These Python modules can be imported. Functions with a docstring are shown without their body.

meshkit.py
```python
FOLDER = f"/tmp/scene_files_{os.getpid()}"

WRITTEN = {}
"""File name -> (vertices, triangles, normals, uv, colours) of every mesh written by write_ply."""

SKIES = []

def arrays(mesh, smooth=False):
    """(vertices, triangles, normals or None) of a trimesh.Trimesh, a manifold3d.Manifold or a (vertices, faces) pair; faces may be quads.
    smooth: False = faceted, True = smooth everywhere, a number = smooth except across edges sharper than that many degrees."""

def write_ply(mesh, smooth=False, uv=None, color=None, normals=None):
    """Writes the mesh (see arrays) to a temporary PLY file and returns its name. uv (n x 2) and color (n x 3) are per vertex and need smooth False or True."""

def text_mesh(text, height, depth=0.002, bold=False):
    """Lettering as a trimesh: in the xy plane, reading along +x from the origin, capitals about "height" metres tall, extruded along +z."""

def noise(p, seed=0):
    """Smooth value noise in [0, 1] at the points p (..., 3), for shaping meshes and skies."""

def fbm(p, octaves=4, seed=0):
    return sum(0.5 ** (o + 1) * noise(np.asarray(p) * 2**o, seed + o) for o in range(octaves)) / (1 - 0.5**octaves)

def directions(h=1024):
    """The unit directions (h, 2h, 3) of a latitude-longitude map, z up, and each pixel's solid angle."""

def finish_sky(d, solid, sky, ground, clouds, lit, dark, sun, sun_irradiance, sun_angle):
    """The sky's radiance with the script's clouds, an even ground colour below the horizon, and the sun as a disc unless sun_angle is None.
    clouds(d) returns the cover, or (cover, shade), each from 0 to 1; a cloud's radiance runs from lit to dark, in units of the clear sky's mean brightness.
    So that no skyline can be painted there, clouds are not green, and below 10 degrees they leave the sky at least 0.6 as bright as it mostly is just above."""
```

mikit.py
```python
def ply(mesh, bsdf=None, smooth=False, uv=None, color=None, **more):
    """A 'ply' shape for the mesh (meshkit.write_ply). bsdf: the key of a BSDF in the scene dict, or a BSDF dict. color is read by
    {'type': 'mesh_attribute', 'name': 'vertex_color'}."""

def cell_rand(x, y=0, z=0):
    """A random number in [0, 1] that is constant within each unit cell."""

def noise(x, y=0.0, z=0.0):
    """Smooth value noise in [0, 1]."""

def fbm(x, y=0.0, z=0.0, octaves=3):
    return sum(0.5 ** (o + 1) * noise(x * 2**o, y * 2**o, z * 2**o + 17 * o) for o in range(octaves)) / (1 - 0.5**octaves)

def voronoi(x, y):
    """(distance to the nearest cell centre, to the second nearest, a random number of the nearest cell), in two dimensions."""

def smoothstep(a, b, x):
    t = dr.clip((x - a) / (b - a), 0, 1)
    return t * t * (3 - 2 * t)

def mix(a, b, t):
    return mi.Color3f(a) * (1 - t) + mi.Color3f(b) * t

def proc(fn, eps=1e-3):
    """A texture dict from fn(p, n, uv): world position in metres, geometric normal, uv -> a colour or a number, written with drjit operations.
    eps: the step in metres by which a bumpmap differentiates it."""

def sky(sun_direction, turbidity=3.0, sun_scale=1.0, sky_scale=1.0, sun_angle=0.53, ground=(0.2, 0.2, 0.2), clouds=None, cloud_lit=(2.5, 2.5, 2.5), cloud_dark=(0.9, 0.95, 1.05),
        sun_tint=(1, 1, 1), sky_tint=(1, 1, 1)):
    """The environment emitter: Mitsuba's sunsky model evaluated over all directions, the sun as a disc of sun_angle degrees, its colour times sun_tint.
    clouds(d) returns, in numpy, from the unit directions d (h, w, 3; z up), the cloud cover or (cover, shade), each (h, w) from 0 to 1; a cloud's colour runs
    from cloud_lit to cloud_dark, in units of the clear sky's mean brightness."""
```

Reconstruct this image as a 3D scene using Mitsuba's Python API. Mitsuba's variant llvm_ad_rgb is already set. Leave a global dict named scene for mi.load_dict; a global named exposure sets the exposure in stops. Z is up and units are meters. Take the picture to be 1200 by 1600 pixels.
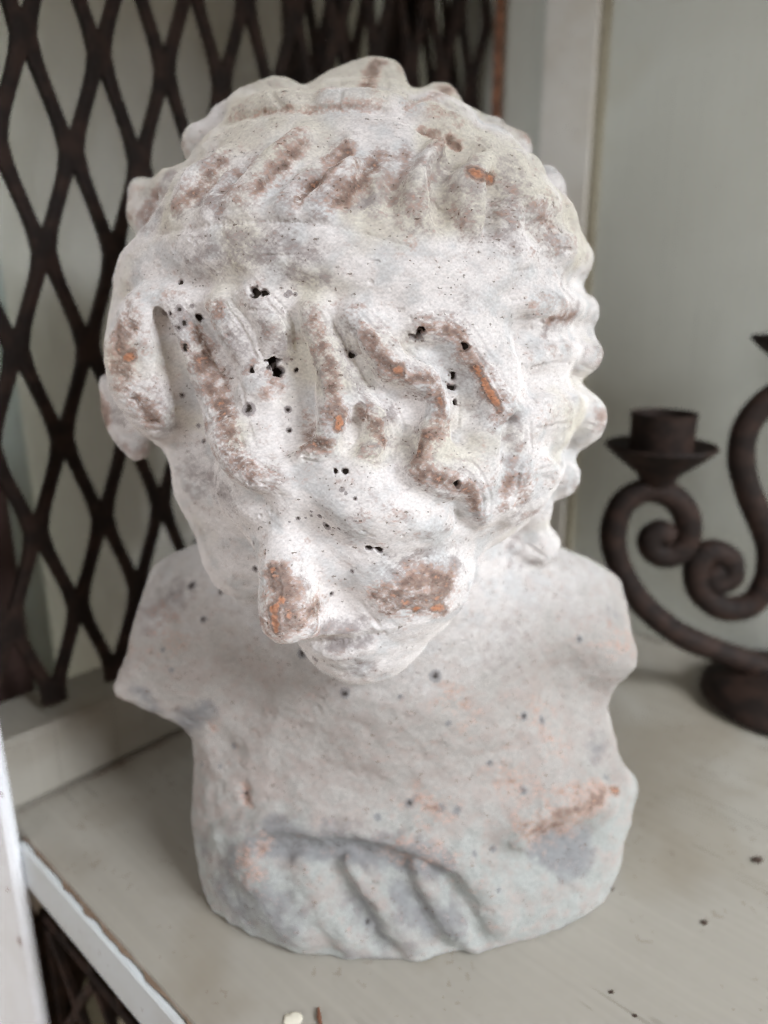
import math
import numpy as np
import trimesh
import mitsuba as mi
import drjit as dr
import mikit, meshkit
from mikit import noise, fbm, voronoi, smoothstep, mix
from scipy.ndimage import map_coordinates, gaussian_filter
from scipy.spatial import cKDTree
from scipy.sparse import coo_matrix, diags
import manifold3d as m3

T = mi.ScalarTransform4f
rng = np.random.default_rng(7)

# ------------------------------------------------------------------ camera, light, exposure
FPX, PITCH = 1130.0, math.radians(16)
CAM = np.array([0, 0, 0.24])
FW = np.array([0, math.cos(PITCH), -math.sin(PITCH)])
UP = np.array([0, math.sin(PITCH), math.cos(PITCH)])
RT = np.array([1.0, 0, 0])
UD = np.array([0.67, 0.742, 0]); UD /= np.linalg.norm(UD)      # along the lattice side of the cabinet, inwards
VD = np.array([UD[1], -UD[0], 0])                              # along the cabinet's back wall
scene, labels = {}, {}
scene['camera'] = {'type': 'thinlens', 'fov': math.degrees(2 * math.atan(600 / FPX)), 'fov_axis': 'x', 'aperture_radius': 0.0022, 'focus_distance': 0.215,
                   'near_clip': 0.01, 'far_clip': 50.0, 'to_world': T().look_at(origin=CAM.tolist(), target=(CAM + FW).tolist(), up=[0, 0, 1])}
exposure = 0.14


def window_light(name, pos, target, w, h, rgb):
    scene[name] = {'type': 'rectangle', 'to_world': T().look_at(origin=pos, target=target, up=[0, 0, 1]).scale([w / 2, h / 2, 1]),
                   'emitter': {'type': 'area', 'radiance': {'type': 'rgb', 'value': rgb}}}


window_light('daylight_window', [1.23, -0.76, 1.12], [0, 0.28, 0.15], 0.65, 0.8, [28.0, 29.6, 31.6])
window_light('doorway_light', [-1.05, -1.35, 0.75], [0, 0.28, 0.15], 1.2, 1.5, [2.75, 2.9, 3.1])
labels['doorway_light'] = {'label': 'open doorway letting soft daylight in behind the camera', 'category': 'doorway'}
labels['daylight_window'] = {'label': 'bright daylight window of the room beside the camera on its right', 'category': 'window'}
scene['room_glow'] = {'type': 'constant', 'radiance': {'type': 'rgb', 'value': [0.195, 0.142, 0.097]}}


def ray(x, y):
    return FW + (x - 600) / FPX * RT + (800 - y) / FPX * UP


def P(x, y, t):                    # the point at depth t behind pixel x, y of the photograph
    return CAM + t * ray(x, y)


def uvz(a, b, z):
    return a * UD + b * VD + np.array([0, 0, z])


def rgb(*c):
    return {'type': 'rgb', 'value': list(c)}


# ------------------------------------------------------------------ materials
def C(*c):
    return mi.Color3f(*c)


def bust_color(p, n, uv):
    w, g = uv.x, uv.y
    rgh = noise(p.x * 75, p.y * 75 + 2, p.z * 75)
    gr1 = noise(p.x * 1500, p.y * 1500 + 6, p.z * 1500) * .6 + noise(p.x * 2600, p.y * 2600, p.z * 2600) * .4
    big = fbm(p.x * 45 + 3, p.y * 45, p.z * 45, 3)
    med = fbm(p.x * 120 + 7, p.y * 120, p.z * 120, 3)
    mid = fbm(p.x * 300, p.y * 300 + 9, p.z * 300, 4)
    fine = fbm(p.x * 1400, p.y * 1400, p.z * 1400, 2)
    # thick chalk on head; body coat thinner, with head shade put into its colour
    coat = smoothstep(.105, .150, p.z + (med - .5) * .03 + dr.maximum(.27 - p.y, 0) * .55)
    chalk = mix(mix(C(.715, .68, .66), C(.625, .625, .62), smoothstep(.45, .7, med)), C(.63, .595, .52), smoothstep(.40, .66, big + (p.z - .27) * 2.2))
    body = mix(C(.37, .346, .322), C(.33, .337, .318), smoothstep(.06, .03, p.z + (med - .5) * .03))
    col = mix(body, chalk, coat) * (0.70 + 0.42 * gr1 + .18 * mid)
    thin = smoothstep(.40, .72, mid * .6 + med * .6 - .07 + (fine - .5) * .25)
    col = mix(col, C(.33, .275, .25) * (.8 + .4 * fine), thin * (.60 - .32 * coat))
    ochre = smoothstep(.3, .8, -g + (mid - .5) * .8)
    col = mix(col, C(.47, .385, .24), ochre * .6)
    gr = smoothstep(.16, .78, g + (mid - .5) * .9 + (fine - .5) * .5)
    col = mix(col, mix(C(.20, .20, .205), C(.27, .235, .23), coat) * (.75 + .5 * fine), gr * .84)
    grain = (mid - .5) * 1.0 + (fine - .5) * .75
    wc = dr.minimum(w, 1.0)
    br = smoothstep(.16, .80, wc * (.72 + .55 * rgh) + grain)
    chip = smoothstep(.86, 1.16, w + (mid - .5) * 1.0 + (fine - .5) * .3)
    core = smoothstep(.40, .88, wc + (mid - .5) * .9) * (1 - chip)
    col = mix(col, mix(C(.43, .29, .235), C(.195, .128, .10), core) * (.62 + .76 * fine), br * (.66 + .40 * gr1))
    col = mix(col, mix(C(.27, .135, .085), C(.44, .195, .105), smoothstep(.35, .65, mid)) * (.6 + .8 * fine), chip * .88)
    pore = smoothstep(.80, .86, noise(p.x * 1050, p.y * 1050 + 31, p.z * 1050)) * smoothstep(.45, .62, mid)
    col = mix(col, C(.12, .085, .06), pore * .7)
    dirt = smoothstep(1.05, 1.55, g + (fine - .5) * .7)
    return mix(col, C(.035, .026, .02), dirt)


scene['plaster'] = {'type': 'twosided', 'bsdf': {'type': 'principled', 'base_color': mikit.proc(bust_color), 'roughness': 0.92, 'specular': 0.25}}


def paint(name, base, dirt, speck=0.5, rough=0.5, scale=1.0, streak=None):
    def fn(p, n, uv):
        a = fbm(p.x * 30 * scale, p.y * 30 * scale, p.z * 30 * scale, 4)
        f = fbm(p.x * 420, p.y * 420, p.z * 420, 2)
        c = mix(C(*base), C(*dirt), smoothstep(.40, .75, a) * .75 + (f - .5) * .16)
        if streak:                                     # brush marks along one direction
            d, o = (p.x * VD[0] + p.y * VD[1], p.x * UD[0] + p.y * UD[1]) if streak == 'along' else (p.z, p.x * VD[0] + p.y * VD[1])
            b = fbm(d * 14, o * 420, 3.0, 3)
            c = c * (.95 + .10 * b if streak == 'along' else .98 + .04 * b)
            scr = smoothstep(.74, .80, noise(d * 22 + 40, o * 750, 1.0)) * smoothstep(.55, .68, noise(d * 30, o * 30, 9.0))
            c = mix(c, C(*dirt) * .62, scr * (.38 if streak == 'along' else .12))
            st = smoothstep(.58, .74, fbm(p.x * 14 + 3, p.y * 14, p.z * 14, 3))
            c = mix(c, C(dirt[0] * .86, dirt[1] * .80, dirt[2] * .70), st * .28)
        s = smoothstep(.84, .88, noise(p.x * 420, p.y * 420 + 4, p.z * 420)) * smoothstep(.48, .6, fbm(p.x * 70, p.y * 70, p.z * 70 + 8, 2))
        return mix(c, C(.17, .12, .085), s * speck)
    scene[name] = {'type': 'twosided', 'bsdf': {'type': 'principled', 'base_color': mikit.proc(fn), 'roughness': rough, 'specular': 0.4}}


paint('shelf_paint', (.335, .312, .268), (.275, .245, .20), .3, .42, streak='along')
paint('wall_paint', (.60, .60, .53), (.55, .545, .475), .08, .6, .4, streak='up')
paint('trim_paint', (.76, .72, .65), (.68, .62, .53), .2, .55)
paint('post_paint', (.88, .89, .92), (.82, .82, .83), .08, .5)
paint('edge_paint', (.58, .61, .62), (.52, .53, .52), .4, .5)
paint('pale_paint', (.84, .82, .74), (.78, .75, .67), .05, .6, .5)
paint('bright_paint', (.74, .84, .77), (.70, .80, .72), .05, .6, .5)


def iron_color(p, n, uv):
    a = fbm(p.x * 120, p.y * 120, p.z * 120, 3)
    f = fbm(p.x * 900, p.y * 900, p.z * 900, 2)
    return mix(C(.016, .0105, .0085), C(.034, .019, .014), smoothstep(.35, .7, a)) * (.85 + .3 * f)


scene['iron'] = {'type': 'twosided', 'bsdf': {'type': 'principled', 'base_color': mikit.proc(iron_color), 'roughness': 0.7, 'specular': 0.2}}


def rust_color(p, n, uv):
    a = fbm(p.x * 200, p.y * 200, p.z * 200, 3)
    return mix(C(.16, .07, .04), C(.30, .13, .07), smoothstep(.4, .65, a))


scene['rust'] = {'type': 'twosided', 'bsdf': {'type': 'principled', 'base_color': mikit.proc(rust_color), 'roughness': 0.85}}
scene['dark_wood'] = {'type': 'twosided', 'bsdf': {'type': 'principled', 'base_color': mikit.proc(lambda p, n, uv: mix(C(.055, .03, .025), C(.10, .055, .045), fbm(p.x * 200, p.y * 200, p.z * 15, 3))), 'roughness': 0.7}}
scene['crumb_brown'] = {'type': 'twosided', 'bsdf': {'type': 'principled', 'base_color': rgb(.05, .032, .022), 'roughness': 0.9}}
scene['flake'] = {'type': 'twosided', 'bsdf': {'type': 'principled', 'base_color': rgb(.62, .58, .48), 'roughness': 0.7}}


# ------------------------------------------------------------------ mesh helpers
def rbox(size, r=0.0015):
    """A box with chamfered edges."""
    h = np.array(size) / 2
    sg = np.array([[x, y, z] for x in (-1, 1) for y in (-1, 1) for z in (-1, 1)])
    pts = np.vstack([sg * (h - r * (1 - np.eye(3)[k])) for k in range(3)])
    me = m3.Manifold.hull_points(pts).to_mesh()
    return trimesh.Trimesh(me.vert_properties[:, :3], me.tri_verts)


def cab_box(u0, u1, v0, v1, z0, z1, r=0.0015):
    """A box in the cabinet's own axes with eased edges."""
    m = rbox((u1 - u0, v1 - v0, z1 - z0), r)
    M = np.eye(4); M[:3, 0], M[:3, 1] = UD, VD
    M[:3, 3] = uvz((u0 + u1) / 2, (v0 + v1) / 2, (z0 + z1) / 2)
    m.apply_transform(M)
    m.fix_normals()
    return m


def tube(points, radius, sides=14):
    pts = np.asarray(points, float)
    rad = np.broadcast_to(np.asarray(radius, float), (len(pts),))
    tan = np.gradient(pts, axis=0); tan /= np.linalg.norm(tan, axis=1, keepdims=True)
    ref = np.cross(tan[0], [0.13, 0.9, 0.2]); ref /= np.linalg.norm(ref)
    rings, a = [], np.arange(sides) / sides * 2 * np.pi
    for p, t, r in zip(pts, tan, rad):
        ref = ref - t * (ref @ t); ref /= np.linalg.norm(ref)
        b = np.cross(t, ref)
        rings.append(p + r * (np.cos(a)[:, None] * ref + np.sin(a)[:, None] * b))
    v = np.vstack(rings + [pts[:1], pts[-1:]])
    f, n = [], len(pts)
    for i in range(n - 1):
        for k in range(sides):
            k2 = (k + 1) % sides
            f += [[i * sides + k, i * sides + k2, (i + 1) * sides + k2], [i * sides + k, (i + 1) * sides + k2, (i + 1) * sides + k]]
    for k in range(sides):
        k2 = (k + 1) % sides
        f += [[n * sides, k2, k], [n * sides + 1, (n - 1) * sides + k, (n - 1) * sides + k2]]
    m = trimesh.Trimesh(v, f, process=False)
    m.fix_normals()
    return m


def spline(pts, n=12):
    """Catmull-Rom through the rows of pts."""
    p = np.asarray(pts, float)
    if len(p) < 3:
        s = np.linspace(0, 1, n * 2)[:, None]
        return p[0] * (1 - s) + p[-1] * s
    q = np.vstack([2 * p[0] - p[1], p, 2 * p[-1] - p[-2]])
    out = []
    for i in range(1, len(q) - 2):
        s = np.linspace(0, 1, n, endpoint=False)[:, None]
        a, b, c, d = q[i - 1], q[i], q[i + 1], q[i + 2]
        out.append(.5 * (2 * b + (c - a) * s + (2 * a - 5 * b + 4 * c - d) * s**2 + (3 * b - a - 3 * c + d) * s**3))
    return np.vstack(out + [p[-1:]])


def lathe(profile, center, sides=48):
    prof = np.asarray(profile, float)
    m = trimesh.creation.revolve(prof, sections=sides)
    m.apply_translation(center)
    return m


def add(key, mesh, mat, smooth=False, **lab):
    scene[key] = mikit.ply(mesh, mat, smooth=smooth)
    if lab:
        labels[key] = lab


# ------------------------------------------------------------------ the cabinet (setting)
WALL_U, MESH_V = 0.50, -0.345
add('shelf', cab_box(0.0976, WALL_U, -0.40, 0.60, -0.022, 0.0), 'shelf_paint', label='off-white painted shelf board that the bust stands on', category='shelf')
add('added_upper_shelf', cab_box(0.11, WALL_U, -0.40, 0.45, 0.58, 0.60), 'shelf_paint', label='unseen shelf added above the bust to block light from overhead', category='shelf')  # unseen shelf, added and sized to block light from above
add('back_wall', cab_box(WALL_U + .001, WALL_U + .02, -0.60, 0.60, -0.40, 1.0), 'wall_paint', label='grey painted back wall of the cabinet behind the candle holder', category='wall')
add('wall_batten', cab_box(WALL_U - .0035, WALL_U, -0.300, -0.259, 0.001, .578), 'trim_paint', label='pale upright batten on the back wall right of the lattice', category='batten')
scene['groove_ochre'] = {'type': 'twosided', 'bsdf': {'type': 'principled', 'base_color': mikit.proc(lambda p, n, uv: mix(C(.46, .42, .31), C(.33, .28, .19), fbm(p.x * 90, p.y * 90, p.z * 60, 3))), 'roughness': 0.8}}
add('wall_batten__groove_line', cab_box(WALL_U - .0025, WALL_U, -0.2585, -0.252, 0.001, .578, .0008), 'groove_ochre', label='yellowish groove along the right side of the batten, drawn as a thin strip')  # thin ochre strip stands for the yellowish groove
add('ledge_strip', cab_box(0.085, WALL_U - .001, -0.378, -0.335, 0.001, 0.039, .003), 'shelf_paint', label='low painted wooden ledge strip under the iron lattice', category='ledge')
add('corner_post', cab_box(0.0885, 0.0942, -0.42, -0.310, -0.50, 0.80, .002), 'post_paint', label='white painted corner post with rust spots at the left edge', category='post')
add('shelf__edging', cab_box(0.0945, 0.0973, -0.315, 0.60, -0.024, -0.0006, .0006), 'edge_paint', label='cool white painted front edge of the shelf')
add('door_jamb', cab_box(0.09, 0.143, -0.415, -0.40, -0.5, 0.165), 'dark_wood', label='dark red-brown upright board behind the lattice at the far left', category='board')
add('curtain_strip', cab_box(0.10, 0.166, -0.432, -0.425, -0.6, 1.0), 'bright_paint', label='bright greenish-white upright strip behind the lattice at the left', category='board')
add('outer_wall', cab_box(0.0, 1.2, -0.49, -0.47, -0.6, 1.2), 'pale_paint', label='pale wall seen through the iron lattice', category='wall')



def grime(key, a, b, width, mat, z, seed, lift=.0003):
    """An uneven ribbon of dirt or bare wood along an edge."""
    n = 160
    s = np.linspace(0, 1, n)[:, None]
    c = a * (1 - s) + b * s
    d = (b - a) / np.linalg.norm(b - a); o = np.cross([0, 0, 1.0], d)
    w = width * np.clip(meshkit.fbm(np.hstack([s * 45, s * 0, s * 0]), 3, seed) * 2.6 - .75, .12, 1.6)[:, None]
    v = np.vstack([c - o * width * .15, c + o * w]) + [0, 0, z + lift]
    i = np.arange(n - 1)
    add(key, trimesh.Trimesh(v, np.vstack([np.stack([i, i + 1, i + 1 + n], 1), np.stack([i, i + 1 + n, i + n], 1)]), process=False), mat)


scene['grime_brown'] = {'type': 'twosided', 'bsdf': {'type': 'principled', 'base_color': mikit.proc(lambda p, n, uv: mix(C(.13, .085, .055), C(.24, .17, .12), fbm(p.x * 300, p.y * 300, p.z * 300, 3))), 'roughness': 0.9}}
grime('shelf__bare_edge', uvz(.0978, .10, 0), uvz(.0978, -.315, 0), .0016, 'grime_brown', 0, 3)
grime('ledge_strip__grime_line', uvz(.47, -.3348, 0), uvz(.10, -.3348, 0), .0014, 'grime_brown', 0, 5)
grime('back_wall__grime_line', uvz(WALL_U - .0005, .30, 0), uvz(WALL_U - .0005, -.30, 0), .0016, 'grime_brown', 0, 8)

# ------------------------------------------------------------------ expanded-metal lattice
def lattice_strands(u0, u1, z0, z1, vm, du=.0335, dz=.0428, zref=.349, uref=.1465, shear=.027, half=.0031, deep=.0046, place=None, across=VD):
    """Zigzag strands, each its own mesh: neighbouring strands meet in the knots."""
    place = place or (lambda a, b: uvz(a, vm, b))
    out = []
    k0, k1 = int(math.floor((z0 - zref) / dz)), int(math.ceil((z1 - zref) / dz))
    n0, n1 = int(math.floor((u0 - uref) / du)) - 1, int(math.ceil((u1 - uref) / du)) + 1
    for n2 in range(2 * n0, 2 * n1 + 2):
        n, mirror = n2 // 2, n2 % 2
        pts = []
        for k in range(k0, k1 + 1):
            # a strand swings from the knots of its own column (even rows) to those between two columns (odd rows)
            z = zref + k * dz
            uc = uref + shear * z + n * du
            even = k % 2 == 0
            uu = uc + (du if mirror else 0) if even else uc + du / 2
            uu += half * .80 * (1 if even != bool(mirror) else -1)
            pts += [(uu, z - dz * .11), (uu, z + dz * .11)]
        pts = [q for q in pts if z0 <= q[1] <= z1 and u0 <= q[0] <= u1]
        if len(pts) < 3:
            continue
        q = np.array(pts)
        path = np.array([place(a, b) for a, b in spline(q, 6)]) + across * (.0004 * mirror)
        frac = (np.array([q_[1] for q_ in spline(q, 6)]) - zref) / dz
        w = (half * (.92 + .42 * np.exp(-((frac - np.round(frac)) / .17) ** 2)))[:, None]
        tan = np.gradient(path, axis=0); tan /= np.linalg.norm(tan, axis=1, keepdims=True)
        side = np.cross(tan, across); side /= np.linalg.norm(side, axis=1, keepdims=True)
        c = .72
        prof = [(-1, -c), (-c, -1), (c, -1), (1, -c), (1, c), (c, 1), (-c, 1), (-1, c)]
        rings = [path + side * w * a + across * deep * b / 2 for a, b in prof]
        v = np.stack(rings, 1).reshape(-1, 3)
        m_, s_ = len(path), 8
        f = []
        for i in range(m_ - 1):
            for j in range(s_):
                j2 = (j + 1) % s_
                f += [[i * s_ + j, i * s_ + j2, (i + 1) * s_ + j2], [i * s_ + j, (i + 1) * s_ + j2, (i + 1) * s_ + j]]
        for j in range(1, s_ - 1):
            f += [[0, j + 1, j], [(m_ - 1) * s_, (m_ - 1) * s_ + j, (m_ - 1) * s_ + j + 1]]
        m = trimesh.Trimesh(v, f, process=False); m.fix_normals()
        out.append(m)
    return out


def number(base, i):
    return base if i == 0 else f'{base}_{i:03d}'


for i, m in enumerate(lattice_strands(.10, .495, .041, .575, MESH_V)):
    add(number('iron_lattice__strand', i), m, 'iron', 40)
labels['iron_lattice'] = {'label': 'dark brown iron diamond lattice left of and behind the bust', 'category': 'lattice'}
for i, m in enumerate(lattice_strands(.33, .50, .30, .575, MESH_V - .03, du=.029, uref=.155)):
    add(number('folded_lattice__strand', i), m, 'iron', 40)
labels['folded_lattice'] = {'label': 'second dark iron lattice panel standing close behind the first one above the bust', 'category': 'lattice'}
add('lattice_rod', tube([uvz(.492, -.334, .04), uvz(.492, -.334, .577)], .0035), 'rust', 40, label='thin rusty upright rod at the right end of the lattice', category='rod')
for i, uu in enumerate((.345, .440)):  # the right one is added, standing in for densely overlapping strands
    add(number('iron_upright', i), cab_box(uu, uu + (.011, .030)[i], MESH_V - .055, MESH_V - .045, .04, .575), 'iron',
        label=['dark flat iron upright behind the lattice, the left one of two', 'dark flat bar beside the rusty rod, added to stand in for overlapping lattice strands'][i], category='upright')
# the front of the compartment below the shelf
for i, m in enumerate(lattice_strands(-.318, .05, -.42, -.047, 0, du=.048, dz=.036, zref=-.047, uref=-.311, shear=0, half=.0024, deep=.004, place=lambda a, b: uvz(.1005, a, b), across=UD)):
    add(number('lower_lattice__strand', i), m, 'iron', 40)
add('lower_lattice__rail', cab_box(.0984, .1026, -.318, .05, -.0475, -.0438), 'iron')
for i in range(12):
    add(number('lower_lattice__stub', i), cab_box(.0986, .1024, -.290 + i * .0245, -.2858 + i * .0245, -.0434, -.031, .001), 'iron')
labels['lower_lattice'] = {'label': 'dark iron lattice with cut-off ends below the shelf edge at the bottom left', 'category': 'lattice'}
add('side_rail', cab_box(.099, .48, -.345, -.318, -.050, -.0235), 'post_paint', label='short white rail under the shelf beside the corner post', category='rail')
for i, m in enumerate(lattice_strands(.10, .40, -.45, -.05, MESH_V)):
    add(number('side_lattice__strand', i), m, 'iron', 40)
labels['side_lattice'] = {'label': 'dark iron lattice on the cabinet side below the shelf, seen behind the front one', 'category': 'lattice'}


# ------------------------------------------------------------------ the bust: a signed distance field on a grid
H = 0.00125
LO, HI = np.array([-.140, .165, -.004]), np.array([.135, .375, .345])
NX, NY, NZ = (np.ceil((HI - LO) / H).astype(int) + 1)
GX, GY, GZ = (LO[k] + H * np.arange(n) for k, n in enumerate((NX, NY, NZ)))
S = np.full((NX, NY, NZ), 0.05, np.float32)


def smin(a, b, k):
    h = np.clip(.5 + .5 * (b - a) / k, 0, 1)
    return b * (1 - h) + a * h - k * h * (1 - h)


def window(lo, hi):
    i0 = np.clip(np.floor((np.asarray(lo) - LO) / H).astype(int), 0, [NX, NY, NZ])
    i1 = np.clip(np.ceil((np.asarray(hi) - LO) / H).astype(int) + 1, 0, [NX, NY, NZ])
    sl = tuple(slice(a, b) for a, b in zip(i0, i1))
    return sl, (GX[sl[0]][:, None, None].astype(np.float32), GY[sl[1]][None, :, None].astype(np.float32), GZ[sl[2]][None, None, :].astype(np.float32))


def put(fn, lo, hi, k, cut=False):
    sl, g = window(np.asarray(lo) - k - .004, np.asarray(hi) + k + .004)
    if min(x.stop - x.start for x in sl) <= 0:
        return
    d = fn(*g).astype(np.float32)
    S[sl] = -smin(-S[sl], d, k) if cut else smin(S[sl], d, k)


def rotation(ax, deg):
    return trimesh.transformations.rotation_matrix(math.radians(deg), ax)[:3, :3]


def ell(c, r, k=.008, rot=None, cut=False):
    c, r = np.asarray(c, float), np.asarray(r, float)
    Rm = np.eye(3) if rot is None else rot

    def fn(x, y, z):
        x, y, z = x - c[0], y - c[1], z - c[2]
        q = [Rm[0, j] * x + Rm[1, j] * y + Rm[2, j] * z for j in range(3)]
        k0 = np.sqrt(sum((q[j] / r[j]) ** 2 for j in range(3)))
        k1 = np.sqrt(sum((q[j] / r[j] ** 2) ** 2 for j in range(3)))
        return k0 * (k0 - 1) / np.maximum(k1, 1e-6)
    e = np.full(3, r.max()) if rot is not None else r
    put(fn, c - e, c + e, k, cut)


def chain(pts, rad, k=.004, cut=False):
    """A chain of tapered capsules, blended into the field as one form."""
    pts, rad = np.asarray(pts, float), np.asarray(rad, float)
    lo, hi = (pts - rad[:, None]).min(0), (pts + rad[:, None]).max(0)

    def fn(x, y, z):
        out = None
        for a, b, r0, r1 in zip(pts[:-1], pts[1:], rad[:-1], rad[1:]):
            ab = b - a
            h = np.clip(((x - a[0]) * ab[0] + (y - a[1]) * ab[1] + (z - a[2]) * ab[2]) / max(ab @ ab, 1e-12), 0, 1)
            d = np.sqrt((x - a[0] - h * ab[0]) ** 2 + (y - a[1] - h * ab[1]) ** 2 + (z - a[2] - h * ab[2]) ** 2) - (r0 + (r1 - r0) * h)
            out = d if out is None else np.minimum(out, d)
        return out
    put(fn, lo, hi, k, cut)


def sample(field, pts):
    return map_coordinates(field, ((np.asarray(pts) - LO) / H).T, order=1, mode='nearest')


def gradient(field, pts):
    g = np.stack([sample(field, pts + np.eye(3)[k] * 2 * H) - sample(field, pts - np.eye(3)[k] * 2 * H) for k in range(3)], -1)
    return g / np.maximum(np.linalg.norm(g, axis=1, keepdims=True), 1e-9)


TS = np.arange(.15, .40, .0006)


def hit(field, xy, default=.285):
    """Where the lines of sight through xy meet the form: (points, normals)."""
    xy = np.atleast_2d(np.asarray(xy, float))
    d = np.array([ray(*q) for q in xy])
    pts = CAM + d[:, None, :] * TS[None, :, None]
    val = sample(field, pts.reshape(-1, 3)).reshape(len(xy), -1)
    inside = val < 0
    idx = np.where(inside.any(1), inside.argmax(1), -1)
    t = np.where(idx >= 0, TS[idx], np.nan)
    if np.isnan(t).any():                       # beside the form: the depth where it comes closest
        t = np.where(np.isnan(t), TS[val.argmin(1)], t)
    out = CAM + d * t[:, None]
    return out, gradient(field, out), t


# --- body: a loft of rounded cross-sections
LV = np.array([  # z, centre x, centre y, half width, half depth
    [-.01, .012, .281, .093, .061], [.000, .013, .281, .096, .063], [.012, .013, .281, .096, .0625], [.028, .013, .282, .097, .057], [.042, .011, .284, .095, .052],
    [.060, .008, .288, .093, .048], [.080, .001, .291, .094, .045], [.100, -.004, .294, .094, .042], [.115, -.004, .296, .088, .040], [.130, -.004, .299, .072, .038],
    [.145, -.003, .300, .052, .037], [.16, -.002, .300, .042, .036], [.21, .0, .298, .038, .036], [.25, .0, .295, .03, .03]])


def loft(x, y, z):
    zz = z[0, 0]
    q = [np.interp(zz, LV[:, 0], LV[:, k])[None, None, :].astype(np.float32) for k in range(1, 5)]
    n = np.interp(zz, [0, .05, .1, .15], [2.3, 2.4, 2.3, 2.0])[None, None, :]
    yc = q[1] + .07 * x * np.clip(1 - zz / .06, 0, 1)[None, None, :]
    k0 = (np.abs((x - q[0]) / q[2]) ** n + np.abs((y - yc) / q[3]) ** n) ** (1 / n)
    return (k0 - 1) * np.minimum(q[2], q[3]) * .9


put(loft, [-.14, .165, -.004], [.135, .375, .24], .01)
sm = .012
# shoulders: right one rounds off, left one is a cut arm stump


def right_stump(x, y, z):
    a, b = np.array([.03, .302, .112]), np.array([.125, .303, .086])
    ab = b - a
    h = np.clip(((x - a[0]) * ab[0] + (y - a[1]) * ab[1] + (z - a[2]) * ab[2]) / (ab @ ab), 0, 1)
    d = np.sqrt((x - a[0] - h * ab[0]) ** 2 + (y - a[1] - h * ab[1]) ** 2 + (z - a[2] - h * ab[2]) ** 2) - (.039 - .008 * h)
    for n, p in ((np.array([.70, -.30, .62]), P(952, 925, .318)), (np.array([.93, -.25, .10]), P(1018, 1005, .305)), (np.array([.80, .05, -.55]), P(972, 1085, .300))):
        n = n / np.linalg.norm(n)
        d = -smin(-d, -((x - p[0]) * n[0] + (y - p[1]) * n[1] + (z - p[2]) * n[2]), .006)
    return d


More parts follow.
